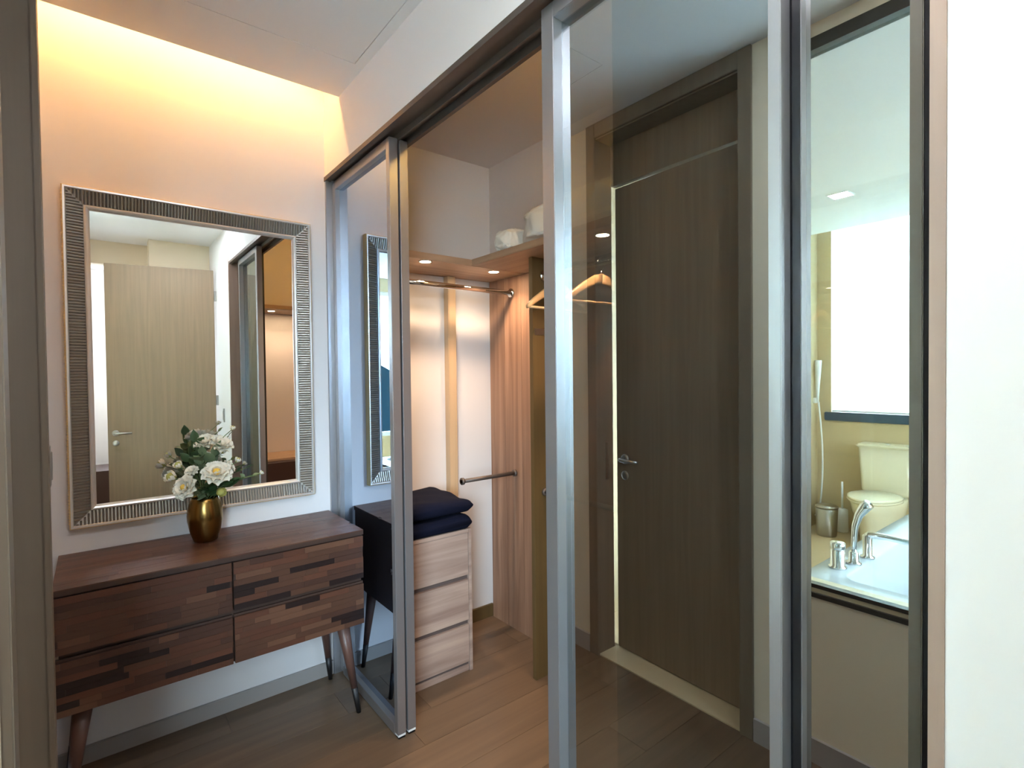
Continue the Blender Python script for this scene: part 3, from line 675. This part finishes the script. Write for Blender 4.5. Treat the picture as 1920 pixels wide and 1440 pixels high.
# frame profile: (distance inwards from outer edge, height off the wall)
prof = [(0.0, 0.001), (0.0, 0.034), (0.004, 0.040), (0.010, 0.040), (0.013, 0.034), (0.062, 0.020), (0.064, 0.028), (0.069, 0.031), (0.075, 0.028), (0.080, 0.016), (0.080, 0.001)]
def frame_member(side):
    bm = bmesh.new(); A = []; B = []
    for d, h in prof:
        if side == 'top': a, b = (h, MY0+d, MZ1-d), (h, MY1-d, MZ1-d)
        if side == 'bottom': a, b = (h, MY0+d, MZ0+d), (h, MY1-d, MZ0+d)
        if side == 'near': a, b = (h, MY0+d, MZ0+d), (h, MY0+d, MZ1-d)
        if side == 'far': a, b = (h, MY1-d, MZ0+d), (h, MY1-d, MZ1-d)
        A.append(bm.verts.new(a)); B.append(bm.verts.new(b))
    n = len(prof)
    for i in range(n):
        fc = bm.faces.new((A[i], A[(i+1) % n], B[(i+1) % n], B[i]))
        fc.material_index = 1 if i == 4 else (2 if i in (0, 1) else 0)
    bm.faces.new(A[::-1]); bm.faces.new(B)
    fm = finish('frame_rail', bm, [SILVER, RIB, GOLDRIB], MR, (0, 0, 0))
    # ribs across the hollow of the frame
    bm = bmesh.new(); pitch = 0.0108
    L0, L1 = (MY0, MY1) if side in ('top', 'bottom') else (MZ0, MZ1)
    k = L0+0.012
    def P(t, d, h):
        if side == 'top': return (h, t, MZ1-d)
        if side == 'bottom': return (h, t, MZ0+d)
        if side == 'near': return (h, MY0+d, t)
        return (h, MY1-d, t)
    while k < L1-0.012:
        e = min(k-L0, L1-k)
        d1 = min(0.061, e-0.004)
        if d1 > 0.016:
            for dd, hh0 in (((0.0135, d1), None),):
                h = lambda d: 0.034-(d-0.013)/0.049*0.014
                a0, a1 = dd
                jit = random.uniform(-0.0006, 0.0006)
                v = [bm.verts.new(P(k+jit+s*0.0040, d, h(d)-0.001)) for d in (a0, a1) for s in (-1, 1)]
                tp = [bm.verts.new(P(k+jit, d, h(d)+0.0055)) for d in (a0, a1)]
                bm.faces.new((v[0], v[2], tp[1], tp[0])); bm.faces.new((v[1], tp[0], tp[1], v[3])); bm.faces.new((v[0], tp[0], v[1])); bm.faces.new((v[2], v[3], tp[1]))
            # gilt bead on the outer edge
            bv = [bm.verts.new(P(k+s*0.003, d, hh)) for (d, hh) in ((-0.002, 0.006), (-0.002, 0.030), (0.004, 0.043)) for s in (-1, 1)]
            f1 = bm.faces.new((bv[0], bv[1], bv[3], bv[2])); f2 = bm.faces.new((bv[2], bv[3], bv[5], bv[4])); f1.material_index = f2.material_index = 1
        k += pitch
    rb = finish('ribbing', bm, [RIB, GOLDRIB], fm, (0, 0, 0)); rb['kind'] = 'stuff'
for s in ('top', 'bottom', 'near', 'far'): frame_member(s)

# ================================================================== DRESSER
DX, DYA, DYB, DZ0, DZ1 = 0.428, -1.004, -0.012, 0.405, 0.803
DR = empty('dresser', (0.21, (DYA+DYB)/2, 0), 'dark walnut block sideboard with four drawers and tapered legs', 'dresser')
unit = bmesh.new(); bm_box(unit, -0.5, 0.5, -0.5, 0.5, -0.5, 0.5); bmesh.ops.recalc_face_normals(unit, faces=unit.faces)
unit_me = bpy.data.meshes.new('strip'); unit.to_mesh(unit_me); unit.free(); unit_me.materials.append(WALN[0])
def strip(x0, x1, y0, y1, z0, z1, M, parent):
    o = bpy.data.objects.new('strip', unit_me); COL.objects.link(o); o.parent = parent
    o.location = Vector(((x0+x1)/2, (y0+y1)/2, (z0+z1)/2)) - wpos(parent); o.scale = (x1-x0, y1-y0, z1-z0)
    o.material_slots[0].link = 'OBJECT'; o.material_slots[0].material = M
rs = random.Random(29)
def tone():
    v = rs.random()
    return WALN[4] if v < 0.13 else rs.choice([WALN[0], WALN[1], WALN[2], WALN[3], WALN[5], WALN[1]])
def courses(y0, y1, lo=0.09, hi=0.26):
    out = []; y = y0 - rs.uniform(0, 0.15)
    while y < y1:
        l = rs.uniform(lo, hi); a, b = max(y, y0), min(y+l, y1)
        if b-a > 0.012: out.append((a, b))
        y += l
    return out
box('carcass', 0.006, DX-0.022, DYA+0.012, DYB-0.004, DZ0, DZ1-0.021, WBODY, DR, 0.001)
top = box('top', 0.006, DX, DYA, DYB, DZ1-0.020, DZ1-0.003, WBODY, DR, 0.001)
n = 15
for i in range(n):
    xa = 0.006+(DX-0.006)*i/n; xb = 0.006+(DX-0.006)*(i+1)/n
    for a, b in courses(DYA, DYB, 0.12, 0.34): strip(xa+0.0002, xb-0.0002, a+0.0002, b-0.0002, DZ1-0.004, DZ1-rs.uniform(0, 0.0005), rs.choice([WALN[3], WALN[3], WALN[0], WALN[5], WALN[3], WALN[1]]), top)  # lighter strips on top put the cove light into the wood colour
ym = (DYA+DYB)/2
for (ya, yb) in ((DYA+0.002, ym-0.003), (ym+0.003, DYB-0.002)):
    for (za, zb) in ((0.600, 0.777), (0.407, 0.575)):
        d = box('drawer', DX-0.021, DX-0.004, ya, yb, za, zb, WBODY, DR, 0.001)
        rows = 8
        for r in range(rows):
            z0 = za+(zb-za)*r/rows; z1 = za+(zb-za)*(r+1)/rows
            for a, b in courses(ya, yb, 0.05, 0.22): strip(DX-0.005, DX-rs.uniform(0, 0.0006), a+0.0002, b-0.0002, z0+0.0002, z1-0.0002, tone(), d)
        box('pull_lip', DX-0.021, DX-0.010, ya, yb, zb+0.001, zb+0.008, WBODY, d)
def leg(tx, ty, bx, by):
    def ring(bm, c, r, nn=16): return [bm.verts.new((c[0]+r*math.cos(2*math.pi*k/nn), c[1]+r*math.sin(2*math.pi*k/nn), c[2])) for k in range(nn)]
    def seg(name, za, zb, ra, rb, M):
        bm = bmesh.new(); f = lambda z: (bx+(tx-bx)*z/DZ0, by+(ty-by)*z/DZ0, z)
        A = ring(bm, f(za), ra); B = ring(bm, f(zb), rb)
        for i in range(16): bm.faces.new((A[i], A[(i+1) % 16], B[(i+1) % 16], B[i]))
        bm.faces.new(A[::-1]); bm.faces.new(B); return bm
    L = finish('leg', seg('leg', 0.115, DZ0-0.001, 0.0135, 0.027, WLEG), WLEG, DR, (0, 0, 0), True)
    finish('leg_tip', seg('tip', 0.0, 0.115, 0.0095, 0.0138, TIP), TIP, L, (0, 0, 0), True)
leg(0.365, -0.085, 0.372, -0.022); leg(0.075, -0.075, 0.045, -0.030)
leg(0.365, -0.935, 0.372, -0.990); leg(0.075, -0.935, 0.045, -0.990)

# ================================================================== VASE AND FLOWERS
VX, VY, VZ = 0.155, -0.553, DZ1
VS = empty('vase', (VX, VY, VZ), 'round bellied brass vase on the dresser', 'vase')
lathe('body', [(0.036, 0), (0.042, 0.004), (0.054, 0.04), (0.0625, 0.085), (0.0635, 0.105), (0.060, 0.135), (0.053, 0.160), (0.048, 0.172), (0.046, 0.174), (0.044, 0.170), (0.050, 0.150), (0.052, 0.10)], BRASS, (VX, VY, VZ), VS, 40)
lathe('dark_opening', [(0.048, 0.0), (0.048, 0.002)], BLACK, (VX, VY, VZ+0.13), VS, 24)

def petal_bm(bm, R, az, tilt, length, width, cup, mi=0, base=0.0, zb=0.0):
    """one cupped petal"""
    n, mm = 5, 4; grid = []
    ca, sa = math.cos(az), math.sin(az)
    for i in range(n+1):
        t = i/n; row = []
        q_ = (0.62-t)/0.66 if t < 0.62 else (t-0.62)/0.40; wdt = width*1.12*max(0.04, 1-q_**2.2)**0.5
        rr_ = base+length*t*math.cos(tilt*(0.55+0.45*t)); zz = zb+length*t*math.sin(tilt*(1.15-0.35*t))
        for j in range(mm+1):
            s = (j/mm-0.5)*2
            off = wdt*s/2; z2 = zz+cup*s*s*width*0.35; r2 = rr_-cup*s*s*width*0.12
            row.append(bm.verts.new((ca*r2-sa*off, sa*r2+ca*off, z2)))
        grid.append(row)
    for i in range(n):
        for j in range(mm):
            fc = bm.faces.new((grid[i][j], grid[i][j+1], grid[i+1][j+1], grid[i+1][j])); fc.material_index = mi
def orient(o, dirv):
    q = Vector((0, 0, 1)).rotation_difference(Vector(dirv).normalized()); o.rotation_mode = 'QUATERNION'; o.rotation_quaternion = q
def stem_pts(p):
    p = Vector(p); b = Vector((VX+random.uniform(-.02, .02), VY+random.uniform(-.02, .02), VZ+0.135))
    c = b + Vector((0, 0, (p.z-b.z)*0.6)) + (p-b)*0.15
    return [b*(1-t)**2 + c*2*t*(1-t) + p*t*t for t in [k/8 for k in range(9)]]
def flower(pos, dirv, size, label, heart=True):
    T_ = empty('flower', pos, label, 'flower', 'cut flowers in the brass vase')
    pts = stem_pts(Vector(pos)-Vector(dirv).normalized()*size*0.15)
    tube('stem', pts, 0.0022, STEMM, T_, 6)
    rnd = random.Random(int(size*1e5)+int(pos[1]*1e4))
    layers = ((10, 0.15, 1.0), (9, 0.45, 0.92), (8, 0.80, 0.80), (6, 1.15, 0.62), (5, 1.35, 0.45))
    head = None
    for li, (nn, tl, ls) in enumerate(layers):
        for k in range(nn):
            bm = bmesh.new()
            petal_bm(bm, 0, 0, tl+rnd.uniform(-.1, .1), size*0.52*ls, size*0.36*ls, 0.7)
            if head is None:
                head = bmesh.new()
            az = 2*math.pi*(k+rnd.uniform(-.2, .2)+0.37*li)/nn
            bmesh.ops.rotate(bm, verts=bm.verts, cent=(0, 0, 0), matrix=Matrix.Rotation(az, 3, 'Z'))
            me = bpy.data.meshes.new('tmp'); bm.to_mesh(me); bm.free(); head.from_mesh(me); bpy.data.meshes.remove(me)
    h = finish('petals', head, PETAL, T_, pos, True); orient(h, dirv)
    bm = lathe_bm([(0.001, 0), (size*0.11, size*0.03), (size*0.12, size*0.20), (size*0.06, size*0.29)], 12)
    o = finish('flower_heart', bm, YOLK if heart else PETAL, T_, pos, True); orient(o, dirv)
    return T_
def bud(pos, dirv, size, label, tip=None):
    T_ = empty('flower_bud', pos, label, 'flower bud', 'green buds in the brass vase')
    tube('stem', stem_pts(pos), 0.0016, STEMM, T_, 6)
    bm = lathe_bm([(0.001, 0), (size*0.35, size*0.08), (size*0.5, size*0.40), (size*0.42, size*0.72), (size*0.2, size*0.92), (0.001, size)], 14)
    o = finish('bud', bm, BUD, T_, pos, True); orient(o, dirv)
    hb_ = bmesh.new()
    for k in range(5):
        b2 = bmesh.new(); petal_bm(b2, 0, 0, 1.15, size*0.95, size*0.6, 0.9, 0, size*0.28)
        bmesh.ops.rotate(b2, verts=b2.verts, cent=(0, 0, 0), matrix=Matrix.Rotation(2*math.pi*k/5, 3, 'Z'))
        me = bpy.data.meshes.new('tmp'); b2.to_mesh(me); b2.free(); hb_.from_mesh(me); bpy.data.meshes.remove(me)
    o = finish('outer_petals', hb_, PETAL if tip else BUD, T_, Vector(pos), True); orient(o, dirv)
leaf_me = {}
def leaf_mesh(mi):
    if mi in leaf_me: return leaf_me[mi]
    bm = bmesh.new(); n = 8; L, Rr = [], []; C_ = []
    for i in range(n+1):
        t = i/n; wd = 0.36*math.sin(math.pi*(0.06+0.94*t)**0.8)*0.95; z = -0.12*t*t+0.05*t
        C_.append(bm.verts.new((t, 0, z-0.03))); L.append(bm.verts.new((t, wd, z+0.02))); Rr.append(bm.verts.new((t, -wd, z+0.02)))
    for i in range(n):
        bm.faces.new((C_[i], C_[i+1], L[i+1], L[i])); bm.faces.new((C_[i], Rr[i], Rr[i+1], C_[i+1]))
    me = bpy.data.meshes.new('leaf'); bm.to_mesh(me); bm.free(); me.materials.append(mi)
    for p in me.polygons: p.use_smooth = True
    leaf_me[mi] = me; return me
def sprig(tip, label, M, n, size, seed):
    rnd = random.Random(seed)
    T_ = empty('leaf_sprig', (VX, VY, VZ+0.135), label, 'leaf sprig', 'greenery in the brass vase')
    pts = stem_pts(tip); tube('stem', pts, 0.0017, STEMM, T_, 6)
    for k in range(n):
        t = 0.38+0.62*(k+1)/n; i = min(int(t*8), 7); p = pts[i].lerp(pts[i+1], t*8-i) if t < 1 else pts[8]
        o = bpy.data.objects.new('leaf', leaf_mesh(M)); COL.objects.link(o); o.parent = T_; o.location = p-T_.location
        s = size*rnd.uniform(0.75, 1.2); o.scale = (s, s, s)
        d = (pts[min(i+2, 8)]-pts[i]).normalized() if i < 7 else (pts[8]-pts[6]).normalized()
        side = Vector((rnd.uniform(-.6, 1), rnd.uniform(-1, 1), rnd.uniform(-.3, .6)))
        v = (d*0.5+side*0.9).normalized() if k < n-1 else d
        q = Vector((1, 0, 0)).rotation_difference(v); o.rotation_mode = 'QUATERNION'
        from mathutils import Quaternion
        o.rotation_quaternion = q @ Quaternion((1, 0, 0), rnd.uniform(-0.9, 0.9))
fx = 0.17
flower((fx+0.05, -0.520, 1.072), (0.75, -0.1, 0.75), 0.112, 'large white flower with yellow heart, low in the middle of the bouquet')
flower((fx+0.00, -0.497, 1.178), (0.55, 0.25, 0.8), 0.098, 'white flower high at the right of the bouquet', False)
flower((fx-0.02, -0.545, 1.190), (0.5, -0.3, 0.9), 0.088, 'white flower at the top left of the bouquet', False)
flower((fx+0.06, -0.622, 1.035), (0.7, -0.75, 0.35), 0.098, 'white flower with yellow heart hanging at the lower left of the bouquet')
flower((fx+0.03, -0.600, 1.090), (0.6, -0.4, 0.8), 0.052, 'small white flower at the left of the bouquet', False)
flower((fx-0.01, -0.470, 1.085), (0.4, 0.7, 0.5), 0.062, 'small white flower behind the large one at the right', False)
bud((fx+0.02, -0.655, 1.070), (0.3, -0.8, 0.5), 0.034, 'largest green yellow bud at the far left of the bouquet', True)
bud((fx+0.01, -0.636, 1.108), (0.2, -0.6, 0.8), 0.026, 'small bud above the leftmost one', True)
bud((fx+0.07, -0.515, 1.000), (0.8, 0.2, 0.3), 0.028, 'round green bud hanging just over the vase rim')
bud((fx+0.00, -0.440, 1.105), (0.2, 0.5, 0.9), 0.020, 'tiny bud at the right of the bouquet', True)
bud((fx+0.00, -0.352, 1.045), (0.1, 0.7, 0.6), 0.016, 'tiny bud on the farthest right twig', True)
bud((fx+0.00, -0.455, 1.238), (0.1, 0.3, 0.9), 0.018, 'tiny bud at the very top of the bouquet', True)
for i, (t, M, n, s, lb) in enumerate((
    ((0.15, -0.580, 1.200), LEAF1, 6, 0.048, 'dark leaf sprig rising at the top left of the bouquet'),
    ((0.20, -0.565, 1.150), LEAF2, 7, 0.055, 'grey green leaf sprig in the middle of the bouquet'),
    ((0.18, -0.520, 1.140), LEAF2, 6, 0.062, 'grey green leaf sprig below the high white flower'),
    ((0.18, -0.440, 1.030), LEAF1, 7, 0.055, 'dark leaf sprig leaning out at the right'),
    ((0.16, -0.405, 1.075), LEAF1, 6, 0.040, 'loose dark twig reaching far right'),
    ((0.22, -0.600, 1.010), LEAF2, 6, 0.052, 'grey green leaves over the left of the vase rim'),
    ((0.23, -0.555, 1.030), LEAF1, 7, 0.055, 'dark leaves over the front of the vase rim'),
    ((0.22, -0.495, 1.025), LEAF1, 7, 0.052, 'dark leaves over the right of the vase rim'),
    ((0.12, -0.600, 1.120), LEAF1, 6, 0.045, 'dark leaf sprig behind the left buds'),
    ((0.13, -0.460, 1.210), LEAF2, 6, 0.030, 'thin twig with small leaves at the top right'),
    ((0.15, -0.375, 1.040), LEAF2, 6, 0.026, 'thin twig with small leaves at the far right'),
    ((0.15, -0.620, 1.070), LEAF2, 5, 0.040, 'grey green leaf sprig among the left buds'))):
    sprig(t, lb, M, n, s, 20+i)
